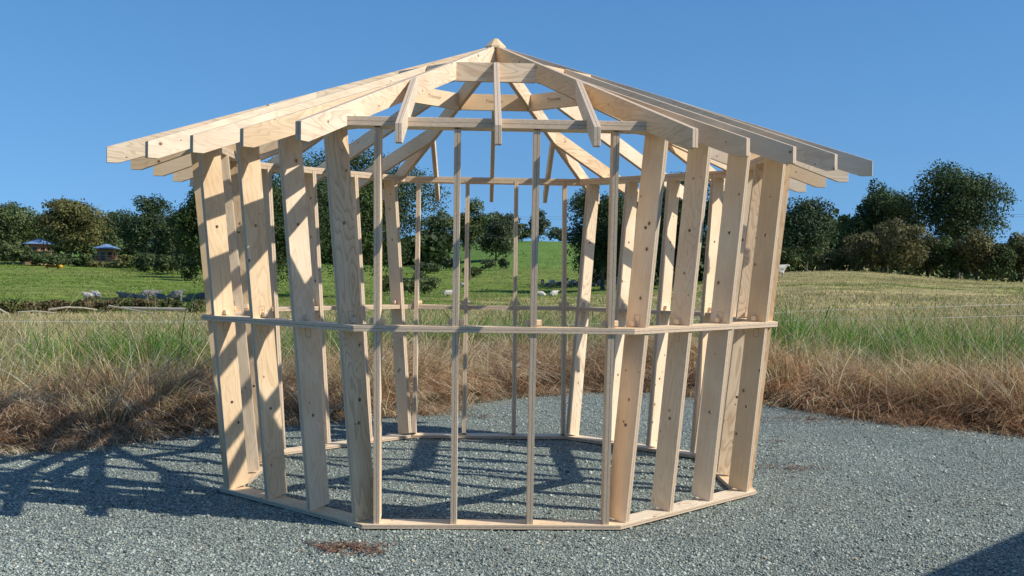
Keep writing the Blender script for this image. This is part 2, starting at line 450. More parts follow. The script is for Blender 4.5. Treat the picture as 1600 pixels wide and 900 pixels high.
TAB = {
 -900: (0, 0, .12, .12, .0, -.6, -.8, -.6, .2, 1.5, 3.6, 8, 12, 15, 18, 18),
 0:    (0, 0, .12, .10, -.05, -.7, -.75, -.5, .35, 1.75, 4, 8, 12, 15, 18, 18),
 300:  (0, 0, .12, .10, -.05, -.6, -.84, -.67, 0, 1.3, 2.6, 6, 10, 12, 14, 14),
 650:  (0, 0, .12, .10, -.05, -.3, -.6, -1.0, -1.4, -.7, 1.8, 7.6, 13, 13, 12, 12),
 830:  (0, 0, .12, .10, -.05, -.35, -.7, -1.05, -1.4, -.33, 2.9, 12.0, 16, 14, 12, 12),
 1000: (0, 0, .12, .12, .0, -.1, -.3, -.5, -.5, -.1, 1.8, 10.0, 15, 14, 12, 12),
 1200: (0, 0, .12, .16, .25, .55, 1.1, 1.8, 1.5, .9, 2.5, 8, 12, 14, 12, 12),
 1300: (0, 0, .12, .18, .35, .75, 1.3, 2.05, 1.6, .9, 2.5, 7, 10, 12, 12, 12),
 1600: (0, 0, .12, .2, .45, .75, 1.0, 1.2, 1.0, .9, 2, 5, 8, 10, 12, 12),
 2500: (0, 0, .12, .2, .45, .75, 1.0, 1.2, 1.0, .9, 2, 5, 8, 10, 12, 12)}
COLS = sorted(TAB); THS = np.array([math.atan((u-830)/FPX) for u in COLS])
LOGR = np.log(np.maximum(DEP, 1.0))
def ground_z(x, y, detail=True):
    x = np.asarray(x, float); y = np.asarray(y, float)
    dx = x-CX; dy = y+CD; r = np.hypot(dx, dy); th = np.arctan2(dx, np.maximum(dy, 1e-3)+np.where(dy < 0, 0, 0))
    th = np.where(dy < 0, np.sign(dx)*1.5, th)
    dep = np.maximum(r*np.maximum(np.cos(np.clip(th, THS[0], THS[-1])), .3), 1.0)
    cols = [np.interp(np.log(dep), LOGR, np.array(TAB[u])) for u in COLS]
    z = np.array(cols[0])
    for i in range(len(COLS)-1):
        t = np.clip((th-THS[i])/(THS[i+1]-THS[i]), 0, 1); t = t*t*(3-2*t)
        z = np.where(th >= THS[i], cols[i]*(1-t)+cols[i+1]*t, z)
    s = edge_sd(x, y)
    back = np.clip((-dy)/20, 0, 1); z = z*(1-back)
    k = np.clip((s+.05)/.5, 0, 1); k = k*k*(3-2*k)
    bank = .20*np.exp(-((s-1.5)/1.1)**2)*(.6+.8*vnoise(x, y, 1.3, 3))
    z = -.07*(1-k) + k*(z+bank)
    if detail:
        z = z + k*np.clip(r/400, .015, .12)*(fbm(x, y, 3.0, 5)-.5)*2*.9 + k*(fbm(x, y, 40., 9)-.5)*np.clip((r-60)/500, 0, .5)
    return z
def gz(x, y): return float(ground_z(np.array([x]), np.array([y]))[0])

# gravel pad ---------------------------------------------------------------
def gravel_material():
    m, t, b = new_mat("crushed_slate", .75, .35); N = NT(t)
    tc = N.n('ShaderNodeTexCoord')
    def vor(s):
        v = N.n('ShaderNodeTexVoronoi', Scale=s, Randomness=1.0); v.feature = 'F1'; N.l(tc.outputs['Object'], v.inputs['Vector']); return v
    v1, v2 = vor(52), vor(125)
    sc = N.n('ShaderNodeSeparateColor'); N.l(v1.outputs['Color'], sc.inputs[0])
    sc2 = N.n('ShaderNodeSeparateColor'); N.l(v2.outputs['Color'], sc2.inputs[0])
    f = N.math('ADD', N.math('MULTIPLY', sc.outputs[0], .55), N.math('MULTIPLY', sc2.outputs[1], .45))
    c = N.ramp(f, [(.1, (.07, .08, .075)), (.4, (.19, .22, .20)), (.62, (.29, .325, .30)), (.85, (.41, .445, .40)), (.97, (.55, .555, .50))])
    big = N.n('ShaderNodeTexNoise', Scale=.7, Detail=3); N.l(tc.outputs['Object'], big.inputs['Vector'])
    c = N.mix(1.0, c, N.ramp(big.outputs[0], [(.3, (.88, .93, .97)), (.7, (1.06, 1.05, 1.0))]), 'MULTIPLY')
    c = N.mix(1.0, c, (1.16, 1.16, 1.09), 'MULTIPLY')
    dark = N.ramp(v1.outputs['Distance'], [(.25, 1.0), (.62, .45)])
    c = N.mix(1.0, c, dark, 'MULTIPLY')
    N.l(c, b.inputs['Base Color'])
    h = N.math('ADD', N.math('MULTIPLY', N.math('SUBTRACT', 1.0, v1.outputs['Distance']), .8), N.math('MULTIPLY', N.math('SUBTRACT', 1.0, v2.outputs['Distance']), .35))
    tilt = N.math('ADD', h, N.math('MULTIPLY', sc.outputs[2], .5))
    bp = N.n('ShaderNodeBump', Strength=1.0, Distance=.012); N.l(tilt, bp.inputs['Height']); N.l(bp.outputs[0], b.inputs['Normal'])
    return m
gx = np.arange(-16, 16.01, .07); gy = np.arange(-16, 8.2, .07)
GX, GY = np.meshgrid(gx, gy); nx, ny = len(gx), len(gy)
S = edge_sd(GX, GY)
GZ = .012*(fbm(GX, GY, 1.2, 1)-.5)*2+.008*(fbm(GX, GY, .28, 6)-.5)*2 - np.clip((S-.0)/.8, 0, 1)*.25
V = np.stack([GX, GY, GZ], -1).reshape(-1, 3)
idx = np.arange(nx*ny).reshape(ny, nx)
F = np.stack([idx[:-1, :-1], idx[:-1, 1:], idx[1:, 1:], idx[1:, :-1]], -1).reshape(-1, 4)
keep = (S[:-1, :-1] < .7).reshape(-1)
gp = link('gravel', np_mesh('gravel', V, F[keep], smooth=True), gravel_material()); tag(gp, kind='structure')
def pad_z(x, y): return .012*(fbm(x, y, 1.2, 1)-.5)*2+.008*(fbm(x, y, .28, 6)-.5)*2

def scatter_stones(name, X, Y, Z, size, tint, flat=.55):
    n = len(X)
    base = np.array([(1, 0, 0), (-1, 0, 0), (0, 1, 0), (0, -1, 0), (0, 0, 1), (0, 0, -1)], float)
    fac = np.array([(0, 2, 4), (2, 1, 4), (1, 3, 4), (3, 0, 4), (2, 0, 5), (1, 2, 5), (3, 1, 5), (0, 3, 5)])
    b = base[None]*RNG.uniform(.55, 1.1, (n, 6, 1)) + RNG.uniform(-.28, .28, (n, 6, 3))
    b[:, :, 2] *= flat; b[:, :, 1] *= RNG.uniform(.5, 1, (n, 1))
    a = RNG.uniform(0, 2*pi, n); tx = RNG.normal(0, .35, n); ca, sa = np.cos(a), np.sin(a)
    ct, st_ = np.cos(tx), np.sin(tx)
    x, y, z = b[..., 0], b[..., 1], b[..., 2]
    y, z = y*ct[:, None]-z*st_[:, None], y*st_[:, None]+z*ct[:, None]
    x, y = x*ca[:, None]-y*sa[:, None], x*sa[:, None]+y*ca[:, None]
    V = np.stack([x, y, z], -1)*size[:, None, None]
    V += np.stack([X, Y, Z], -1)[:, None, :]
    F = (fac[None]+6*np.arange(n)[:, None, None]).reshape(-1, 3)
    return np_mesh(name, V.reshape(-1, 3), F, np.repeat(tint, 6, 0))
# loose stones over the pad: more of them near the camera
N_ST = 290000
dep = 5.6+RNG.random(N_ST*2)**1.5*13; lat = RNG.uniform(-.62, .56, N_ST*2)*dep
X = CX+lat; Y = -CD+dep
ok = edge_sd(X, Y) < .12+.35*vnoise(X, Y, .5, 4)-.15
X, Y = X[ok][:N_ST], Y[ok][:N_ST]; n = len(X)
size = np.clip(RNG.lognormal(-4.98, .44, n), .004, .03)
pal = np.array([(.06, .07, .064), (.16, .185, .168), (.25, .285, .255), (.34, .38, .335), (.42, .455, .40), (.50, .515, .45), (.38, .335, .24), (.62, .61, .54)])
tn = pal[RNG.choice(len(pal), n, p=[.07, .23, .33, .24, .085, .01, .033, .002])]*np.array([1.16, 1.15, 1.10])*RNG.uniform(.8, 1.2, (n, 1))*(.78+.44*fbm(X, Y, .9, 90))[:, None]
STONE = attr_mat('slate_chip', .7, 0, .35)
o = link('slate_chippings', scatter_stones('chips', X, Y, pad_z(X, Y)+size*.16, size, tn), STONE)
tag(o, 'blue-grey crushed slate chippings covering the yard', 'gravel', kind='stuff')
# a few large stones and pale rubble along the left grass edge
M_ = 380
t_ = RNG.random(M_); ex = -6.5+t_*3.9; ey = np.interp(ex, EDGE[:, 0], EDGE[:, 1])+RNG.normal(.05, .17, M_)
sz = np.clip(RNG.lognormal(-3.9, .5, M_), .008, .07)
tn = np.array([(.34, .30, .23)])*RNG.uniform(.5, 1.3, (M_, 1))
o = link('edge_rubble', scatter_stones('rubble', ex, ey, pad_z(ex, ey)+sz*.2+.01, sz, tn, .7), STONE)
tag(o, 'pale rubble stones lying along the left edge of the gravel', 'rubble', kind='stuff')

# meadow terrain -----------------------------------------------------------
th = np.concatenate([np.arange(-180, -42, 4.0), np.arange(-42, 42, .28), np.arange(42, 180.1, 4.0)])*pi/180
rr = np.concatenate([np.array([.5, 2, 4]), np.arange(5, 24, .16), 24*1.022**np.arange(0, 225)])
TT, RR = np.meshgrid(th, rr); X = CX+RR*np.sin(TT); Y = -CD+RR*np.cos(TT)
Z = ground_z(X, Y)
s = edge_sd(X, Y); dd = RR
def L3(a, b, t): return np.array(a)*(1-t[..., None])+np.array(b)*t[..., None]
def sstep(a, b, x): t = np.clip((x-a)/(b-a), 0, 1); return t*t*(3-2*t)
def field_colour(X, Y, RR, TT, s):
    n1 = fbm(X, Y, 9., 20); n2 = fbm(X, Y, 2.2, 24); n3 = fbm(X, Y, 30., 28)
    green = np.array([.15, .20, .038]); straw = np.array([.44, .345, .165]); brown = np.array([.10, .07, .04])
    gk = sstep(.38, .62, n1*.6+n3*.4)
    left = 1-sstep(-.12, .0, TT); right = sstep(.13, .2, TT)
    # straw share by distance
    st_left = sstep(7, 14, RR)*(1-sstep(50, 60, RR))
    st_mid = sstep(18, 26, RR)*(1-sstep(85, 135, RR))
    st_right = sstep(18, 24, RR)*(1-.45*sstep(60, 100, RR))
    share = st_left*left + st_right*right + st_mid*(1-left)*(1-right)
    share = np.clip(share*(.75+.4*gk) + .05*gk, 0, 1)
    c = L3(green, straw, share)
    c = c*(0.72+.56*n2)[..., None]
    hill = sstep(230, 300, RR)*(1-right)
    c = L3(c*0, np.array([.12, .20, .042]), hill)*1.0 + c*(1-hill)[..., None]
    near = 1-sstep(1.5, 3.2, s)
    c = c*(1-near)[..., None] + (brown*(.5+1.0*n2)[..., None])*near[..., None]
    return c
tint = field_colour(X, Y, RR, TT, s).reshape(-1, 3)
nr, nth = RR.shape; idx = np.arange(nr*nth).reshape(nr, nth)
F = np.stack([idx[:-1, :-1], idx[:-1, 1:], idx[1:, 1:], idx[1:, :-1]], -1).reshape(-1, 4)[:, ::-1]
m, t, b = new_mat("meadow_turf", .9, .1); N = NT(t)
a = N.n('ShaderNodeAttribute', _attribute_name='tint'); tc = N.n('ShaderNodeTexCoord')
n1 = N.n('ShaderNodeTexNoise', Scale=1.1, Detail=6, Roughness=.7); N.l(tc.outputs['Object'], n1.inputs['Vector'])
n2 = N.n('ShaderNodeTexNoise', Scale=.22, Detail=5, Roughness=.65); N.l(tc.outputs['Object'], n2.inputs['Vector'])
f = N.math('ADD', N.math('MULTIPLY', n1.outputs[0], .6), N.math('MULTIPLY', n2.outputs[0], .4))
c = N.mix(1.0, a.outputs['Color'], N.ramp(f, [(.36, (.45, .48, .5)), (.5, (.95, .97, .9)), (.64, (1.55, 1.45, 1.4))]), 'MULTIPLY')
N.l(c, b.inputs['Base Color'])
bp = N.n('ShaderNodeBump', Strength=.9, Distance=.35); N.l(f, bp.inputs['Height']); N.l(bp.outputs[0], b.inputs['Normal'])
o = link('ground', np_mesh('ground', np.stack([X, Y, Z], -1).reshape(-1, 3), F, tint, smooth=True), m); tag(o, kind='structure')

# ------------------------------------------------------------------ grass
def blades(name, X, Y, Z, H, W, lean_dir, lean_amt, droop, tint, nseg=3, tip=1.0):
    """curved tapering strips"""
    n = len(X); ts = np.linspace(0, 1, nseg+1)
    face = RNG.uniform(0, 2*pi, n); fx, fy = np.cos(face), np.sin(face)
    lx, ly = np.cos(lean_dir), np.sin(lean_dir)
    VV = []
    for i, t in enumerate(ts):
        hor = H*lean_amt*(t**1.5)
        ver = H*(t-droop*t*t)
        cx_ = X+lx*hor; cy_ = Y+ly*hor; cz = Z+ver
        wd = W*(1-t*.85)*.5
        VV.append(np.stack([cx_-fx*wd, cy_-fy*wd, cz], -1)); VV.append(np.stack([cx_+fx*wd, cy_+fy*wd, cz], -1))
    V = np.stack(VV, 1)
    k = 2*(nseg+1)
    q = np.array([(2*i, 2*i+1, 2*i+3, 2*i+2) for i in range(nseg)])
    F = (q[None]+k*np.arange(n)[:, None, None]).reshape(-1, 4)
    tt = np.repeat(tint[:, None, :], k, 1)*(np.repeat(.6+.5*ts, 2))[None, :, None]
    return np_mesh(name, V.reshape(-1, 3), F, tt.reshape(-1, 3))
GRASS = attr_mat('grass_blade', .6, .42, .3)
def ragged(X, Y): return .75*(fbm(X, Y, .9, 95)-.5)
def zone(n, smin, smax, xr=(-9.5, 12), yr=(-2, 16)):
    X = RNG.uniform(*xr, n*3); Y = RNG.uniform(*yr, n*3); s = edge_sd(X, Y)+ragged(X, Y)*(smin < .5)
    ok = (s > smin) & (s < smax) & (np.abs(X-CX) < .60*(Y+CD)+.4)
    return X[ok][:n], Y[ok][:n], s[ok][:n]
# dead brown matted grass: tufts
def tufts(nt_, per, smin, smax, H, Hs, pal, spread, W, leanb, droop, name, label, cat, towards=True, nseg=4, xr=(-9.5, 12), yr=(-2, 16), hmod=None, comb=0.):
    X, Y, s = zone(nt_, smin, smax, xr, yr); n = len(X)
    hh = np.clip(RNG.normal(1, .25, n), .4, 1.7)
    if hmod is not None: hh = hh*hmod(X, Y, s)
    ang = np.arctan2(-CD-Y, CX-X) if towards else RNG.uniform(0, 2*pi, n)
    ang = ang + RNG.normal(0, 1.0-.5*comb, n) + (vnoise(X, Y, 1.1, 40)-.5)*3
    ti = RNG.choice(len(pal), n)
    N_ = n*per; I = np.repeat(np.arange(n), per)
    bx = X[I]+RNG.normal(0, spread, N_); by = Y[I]+RNG.normal(0, spread, N_)
    bz = ground_z(bx, by, True)-.02; es_ = edge_sd(bx, by); bz = np.where(es_ < .12, np.maximum(bz, pad_z(bx, by)-.005), bz)
    h = H*hh[I]*RNG.lognormal(0, Hs, N_)
    la = np.abs(RNG.normal(leanb, .3, N_)); ld = ang[I]+RNG.normal(0, .8-.35*comb, N_)
    dr = np.clip(RNG.normal(droop, .18, N_), 0, .95)
    tn = np.array(pal)[ti][I]*np.exp(RNG.normal(-.05, .42, (N_, 1)))
    if name.endswith('dead_grass'): tn = tn*L3([1.0, 1.0, 1.0], [1.0, .88, .80], sstep(1.5, 4, bx))*(.65+.7*vnoise(bx, by, .9, 91))[:, None]
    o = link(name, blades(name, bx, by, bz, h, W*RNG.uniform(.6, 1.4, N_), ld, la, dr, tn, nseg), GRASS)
    tag(o, label, cat, kind='stuff'); return o
BR = [(.66, .44, .26), (.54, .34, .19), (.76, .56, .35), (.42, .245, .14), (.82, .64, .41), (.60, .42, .27)]
ST = [(.74, .58, .31), (.62, .48, .23), (.50, .43, .17), (.82, .70, .43)]
GR = [(.10, .25, .02), (.07, .18, .015), (.14, .29, .03), (.20, .28, .05)]
tufts(1700, 58, .25, 3.0, .56, .25, BR, .085, .0135, 1.05, .80, 'dead_grass', 'matted dead brown grass lying along the edge of the gravel', 'dead grass',
      hmod=lambda X, Y, s: np.clip(.40+s*.55, .3, 1.15), comb=1.0)
tufts(4000, 26, -.12, 2.6, .22, .35, BR, .10, .009, 1.3, .8, 'fallen_dead_grass', 'flattened dead brown grass litter at the foot of the bank', 'dead grass')
tufts(4200, 16, .5, 5.2, .60, .25, ST+BR[:3], .08, .0105, .55, .35, 'dry_stalks', 'tall dry straw-coloured grass stalks standing on the bank', 'dry grass',
      hmod=lambda X, Y, s: np.clip(.55+.5*vnoise(X, Y, 1.6, 44)*1.4, .4, 1.3))
tufts(8000, 22, 2.2, 5.8, .56, .25, GR, .08, .014, .45, .35, 'green_grass', 'fresh green long grass growing behind the dead grass', 'grass', towards=False,
      hmod=lambda X, Y, s: np.where(vnoise(X, Y, 2.2, 47)*.7+vnoise(X, Y, .8, 48)*.3 > .41, np.clip(.3+1.2*vnoise(X, Y, 2.2, 47), .35, 1.3), .18))
tufts(2600, 14, 1.8, 9.5, .50, .35, ST, .08, .010, .45, .3, 'straw_stems', 'thin pale seed stems rising out of the green grass', 'grass stems', towards=False, hmod=lambda X, Y, s: np.clip(1.5-1.6*vnoise(X, Y, 2.2, 47), .25, 1.3))
# pale meadow further out
def far_field(n, r0, r1, H, W, name, label):
    r = r0*(r1/r0)**RNG.random(n*2); a = RNG.uniform(-.56, .52, n*2)
    X = CX+r*np.sin(a); Y = -CD+r*np.cos(a); s = edge_sd(X, Y)
    p = fbm(X, Y, 6., 50)*.5+fbm(X, Y, 22., 53)*.5
    ok = (s > 5.2) & (RNG.random(n*2) < sstep(.30, .55, p)+.15)
    X, Y, r, a, p = [q[ok][:n] for q in (X, Y, r, a, p)]; m_ = len(X)
    left = (a < -.1) & (r > 54)
    tn = np.where((RNG.random(m_) < .86)[:, None], np.array(ST)[RNG.choice(4, m_)], np.array(GR)[RNG.choice(4, m_)]*.9)*RNG.uniform(.55, 1.1, (m_, 1))
    keep = ~left; X, Y, r, tn = X[keep], Y[keep], r[keep], tn[keep]; m_ = len(X)
    sc = r/r0
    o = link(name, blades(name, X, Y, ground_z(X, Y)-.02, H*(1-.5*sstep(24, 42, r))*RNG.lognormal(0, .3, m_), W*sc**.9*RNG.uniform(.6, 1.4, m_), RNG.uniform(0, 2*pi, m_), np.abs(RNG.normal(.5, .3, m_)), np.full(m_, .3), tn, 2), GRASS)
    tag(o, label, 'meadow grass', kind='stuff')
far_field(190000, 17, 60, .36, .016, 'meadow_grass', 'pale ungrazed meadow grass beyond the wire fence')

def pasture(n, r0, r1, a0_, a1_, name, label, pal, wb=.08):
    r = r0*(r1/r0)**RNG.random(n); a = RNG.uniform(a0_, a1_, n)
    X = CX+r*np.sin(a); Y = -CD+r*np.cos(a); p = fbm(X, Y, 3.5, 80)
    ok = RNG.random(n) < sstep(.35, .6, p)+.12; X, Y, r = X[ok], Y[ok], r[ok]; m_ = len(X)
    q_ = fbm(X*.3, Y, 7., 84)+RNG.normal(0, .07, m_); q_ = np.argsort(np.argsort(q_))/m_
    tn = np.array(pal)[np.minimum((q_*len(pal)).astype(int), len(pal)-1)]*np.exp(RNG.normal(0, .22, (m_, 1)))
    o = link(name, blades(name, X, Y, ground_z(X, Y)-.03, .13*RNG.lognormal(0, .35, m_)*(r/80)**.3, wb*(r/80)*RNG.uniform(.5, 1.5, m_), RNG.uniform(0, 2*pi, m_), np.abs(RNG.normal(.6, .3, m_)), np.full(m_, .3), tn, 2), GRASS)
    tag(o, label, 'pasture grass', kind='stuff')
PG = [(.20, .30, .05), (.14, .23, .035), (.26, .34, .065), (.33, .33, .11)]
pasture(70000, 56, 215, -.56, -.10, 'pasture_grass', 'short green pasture tufts on the left sheep field', PG)
pasture(60000, 60, 330, -.12, .20, 'pasture_grass', 'short green pasture tufts in the middle field and on the hill', PG+[(.34, .32, .14)])
pasture(110000, 45, 125, .16, .56, 'pasture_grass', 'short pale and green tufts on the right-hand meadow', [(.17, .23, .055), (.24, .27, .08), (.36, .31, .13), (.46, .38, .18), (.54, .43, .23)], .035)

# ------------------------------------------------------------------ trees
BARK = simple('bark', (.10, .085, .065), .9, .4, 3)
LEAF = attr_mat('foliage', .6, .22, .25)
def crown(name, cx_, cy_, cz, rx, rz, n, ls, base_tint, lobes=26, spiky=0., squash=1.0, seed=0, loose=.0):
    R = np.random.default_rng(seed)
    # lobe centres spread through an uneven ellipsoid
    i_ = np.arange(lobes)+.5; ph = np.arccos(1-2*i_/lobes); th_ = pi*(1+5**.5)*i_+R.uniform(0, 6)
    d = np.stack([np.cos(th_)*np.sin(ph), np.sin(th_)*np.sin(ph), np.cos(ph)], -1)+R.normal(0, .16, (lobes, 3)); d /= np.linalg.norm(d, axis=1)[:, None]
    rad = R.uniform(.42, .82, lobes)[:, None]*np.where(R.random(lobes) < .25, .6, 1)[:, None]
    hz_ = np.hypot(d[:, 0], d[:, 1]); box = 1/(hz_**3+np.abs(d[:, 2])**3)**(1/3)
    C = d*rad*(box*.93)[:, None]
    if spiky: C[:, 0:2] *= np.clip(1.15-(C[:, 2:3]+1)/2*spiky, .1, 1.2)
    lr = R.uniform(.24, .42, lobes)*(1-loose*.3)
    wgt = lr**2; wgt /= wgt.sum()
    I = R.choice(lobes, n, p=wgt)
    e = R.normal(0, 1, (n, 3)); e /= np.linalg.norm(e, axis=1)[:, None]
    e[:, 2] = np.abs(e[:, 2])*np.where(R.random(n) < .8, 1, -1)
    rr_ = lr[I][:, None]*(R.uniform(.55, 1.05, (n, 1))+np.where(R.random((n, 1)) < .03+loose, R.uniform(0, .35, (n, 1)), 0))
    P = C[I]+e*rr_
    # twig clumps: leaves gather in small groups so that gaps stay open
    g = R.integers(0, max(n//9, 1), n); jit = R.normal(0, 1, (max(n//9, 1), 3))
    P = P + jit[g]*.022
    P *= np.array([rx, rx, rz]); P[:, 2] *= squash
    ctr = P+np.array([cx_, cy_, cz])
    a = R.normal(0, 1, (n, 3)); a += e*1.5; a /= np.linalg.norm(a, axis=1)[:, None]        # normals lean outwards
    b_ = np.cross(a, R.normal(0, 1, (n, 3))); b_ /= np.linalg.norm(b_, axis=1)[:, None]
    c_ = np.cross(a, b_)
    sz = ls*R.uniform(.5, 1.25, (n, 1))*.5
    V = np.stack([ctr-b_*sz*1.25, ctr-c_*sz*.8, ctr+b_*sz*1.25, ctr+c_*sz*.8], 1)
    F = np.arange(4*n).reshape(n, 4)
    lt = R.uniform(.62, 1.4, lobes)[I]*R.uniform(.7, 1.35, n)
    tn = np.array(base_tint)[None]*lt[:, None]
    tn[:, 0] *= R.uniform(.85, 1.25, n)
    return np_mesh(name, V.reshape(-1, 3), F, np.repeat(tn, 4, 0)), C*np.array([rx, rx, rz*squash])+np.array([cx_, cy_, cz]), lr
TREE_N = [0]
def tree(name, x, y, height, width, base=.18, tint=(.045, .07, .02), label='', cat='tree', group=None, lobes=26, spiky=0, ls=None, dens=1.0, loose=0., trunk=True):
    z0 = gz(x, y)-.1
    d = math.hypot(x-CX, y+CD); hz_ = min(.22, max(0, (d-110)/1400)); tint = tuple(g_*c_*(1-hz_)+h_*hz_ for c_, h_, g_ in zip(tint, (.16, .20, .19), (1.18, 1.14, 1.0))); ls = ls or max(.14, d*.0018)  # aerial haze blended into the leaf colour of distant trees
    rz = height*(1-base)/2; cz = height*base+rz; rx = width/2
    TREE_N[0] += 1; seed = 100+TREE_N[0]
    n = int(min(60000, dens*13*(width*height*(1-base))/(ls*ls)))
    root = empty(name, (x, y, z0), 0, label=label, cat=cat, group=group)
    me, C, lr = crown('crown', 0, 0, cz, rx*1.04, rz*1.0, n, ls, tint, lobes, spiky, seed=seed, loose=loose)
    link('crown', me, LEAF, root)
    R = random.Random(seed)
    r0 = max(.05, height*.017); paths = []
    top = height*(.75 if base < .5 else .85)
    p0 = Vector((0, 0, -.2)); sway = Vector((R.uniform(-.04, .04)*height, R.uniform(-.04, .04)*height, 0))
    tp = [p0, Vector((0, 0, height*.12)), sway*.5+Vector((0, 0, top*.5)), sway+Vector((0, 0, top))]
    paths.append((tp, [r0*1.35, r0, r0*.62, r0*.15]))
    for i in range(min(len(C), 14)):
        q = Vector(C[i]); t = R.uniform(.35, .8); s_ = tp[1].lerp(tp[2], t) if q.z < top*.7 else tp[2].lerp(tp[3], t*.6)
        mid = (s_+q)/2+Vector((0, 0, height*.03)); rb = r0*R.uniform(.28, .45)
        paths.append(([s_, mid, q], [rb, rb*.6, rb*.15]))
    V, F = tubes(paths, 6)
    link('trunk', mesh('trunk', V, F, True), BARK, root)
    return root
def tree_at(name, u, vtop, wpx, d, **kw):
    x, y, zt = pixel_to_world(u, vtop, d); z0 = gz(x, y)
    return tree(name, x, y, max(.8, zt-z0), wpx*d/FPX, **kw)
OLIVE = (.115, .118, .030); DARK = (.048, .075, .022); MID = (.070, .100, .026); DEEP = (.036, .062, .020); BROWNY = (.105, .105, .045); PALE = (.085, .11, .05); GREENB = (.04, .085, .02)
G1 = 'trees along the far edge of the left field'; G2 = 'trees behind the right-hand meadow'; G3 = 'trees on the distant rise'
left_trees = [
 (22, 311, 112, 215, .05, MID, 'broad dark green tree at the left edge of the photo, left of the olive tree'),
 (-70, 316, 130, 222, .05, MID, 'spreading green tree at the far left end of the field edge'),
 (110, 301, 112, 200, .16, OLIVE, 'large olive green tree standing between the two blue-roofed huts'),
 (170, 325, 84, 222, .05, DARK, 'round dark tree behind the right-hand hut'),
 (228, 305, 88, 190, .08, DEEP, 'tall dark tree with a double top, right of the huts'),
 (268, 330, 54, 176, .05, DARK, 'slim dark tree left of the timber frame'),
 (308, 338, 74, 150, .03, DEEP, 'very dark bushy tree just behind the left posts of the frame'),
 (62, 336, 90, 248, .02, DARK, 'dark tree in the back row above the left hut'),
 (200, 345, 90, 250, .02, DARK, 'dark tree in the back row right of the right-hand hut'),
 (-190, 310, 150, 230, .05, MID, 'green tree beyond the left end of the row')]
for u, vt, wp, d, bs, tc_, lab in left_trees:
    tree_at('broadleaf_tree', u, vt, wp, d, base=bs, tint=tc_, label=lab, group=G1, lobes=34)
shrubs = [
 (12, 372, 62, 195, MID, 'green bush in front of the trees at the left edge'),
 (34, 380, 40, 189, MID, 'green bush at the left side of the left hut'),
 (76, 396, 60, 188, DARK, 'dark hedge below the left hut'),
 (134, 394, 26, 189, MID, 'green bush touching the left side of the right-hand hut'),
 (160, 406, 46, 188, OLIVE, 'low olive hedge below the right-hand hut'),
 (182, 408, 34, 187, MID, 'low green hedge right of the right-hand hut'),
 (278, 380, 46, 165, DARK, 'tall dark bush next to the frame post'),
 (300, 386, 50, 140, DARK, 'dark bush behind the left posts'),
 (58, 388, 44, 190, DARK, 'dark bush in front of the left hut'),
 (92, 393, 46, 190, DARK, 'low dark bush right of the left hut'),
 (124, 400, 36, 190, DARK, 'low dark bush left of the right-hand hut'),
 (200, 396, 36, 186, OLIVE, 'olive bush right of the right-hand hut'),
 (243, 369, 42, 176, PALE, 'pale grey-green willow bush left of the frame'),
 (226, 392, 46, 168, DARK, 'dark rounded bush under the pale willow bush'),
 (262, 396, 44, 160, DARK, 'dark bush beside the left posts of the frame')]
for u, vt, wp, d, tc_, lab in shrubs:
    tree_at('field_shrub', u, vt, wp, d, base=.0, tint=tc_, label=lab, cat='bush', group='bushes along the field edge', lobes=18)
# the large tree(s) right behind the frame
tree_at('oak_tree', 402, 246, 250, 80, base=.10, tint=DEEP, label='large dark oak seen through the left wall of the frame', group='oaks behind the frame', lobes=60)
tree_at('oak_tree', 556, 226, 256, 93, base=.12, tint=(.042, .072, .020), label='tallest dark oak, seen through the front left of the frame', group='oaks behind the frame', lobes=60)
tree_at('oak_tree', 326, 286, 112, 74, base=.36, tint=DARK, label='small tree whose loose crown shows under the left eaves', group='oaks behind the frame', lobes=22, loose=.2)
for u, vt, wp, d, bs, tc_, lab in [
 (686, 327, 76, 300, .03, MID, 'round dark green tree on the rise left of the centre posts'),
 (735, 314, 66, 205, .30, MID, 'tree with a bare trunk standing before the bright green hill'),
 (776, 326, 82, 300, .03, (.05, .075, .022), 'bushy tree right of the bare-trunked tree'),
 (815, 349, 44, 400, .02, MID, 'low tree on the skyline between the centre posts'),
 (842, 327, 36, 400, .10, DARK, 'lone narrow tree on the skyline of the bright green hill'),
 (873, 354, 40, 440, .0, DARK, 'low dark hedge tree on the skyline right of the lone tree')]:
    tree_at('hill_tree', u, vt, wp, d, base=bs, tint=tc_, label=lab, group=G3, lobes=24)
for u, vt, wp, d, tc_, lab in [
 (704, 400, 34, 262, DARK, 'dark bush at the foot of the green hill, leftmost'),
 (764, 401, 26, 250, DARK, 'small round bush at the foot of the green hill'),
 (787, 400, 22, 252, DARK, 'smaller round bush beside it at the foot of the hill'),
 (668, 408, 50, 240, DARK, 'wide dark bush left of the green hill'),
 (738, 415, 34, 215, MID, 'low green bush below the bare-trunked tree'),
 (656, 424, 64, 118, (.07, .10, .04), 'grey-green bush in the field left of the centre'),
 (606, 428, 46, 124, MID, 'green bush at the foot of the dark oaks')]:
    tree_at('field_bush', u, vt, wp, d, base=.0, tint=tc_, label=lab, cat='bush', group='bushes in the middle field', lobes=18)
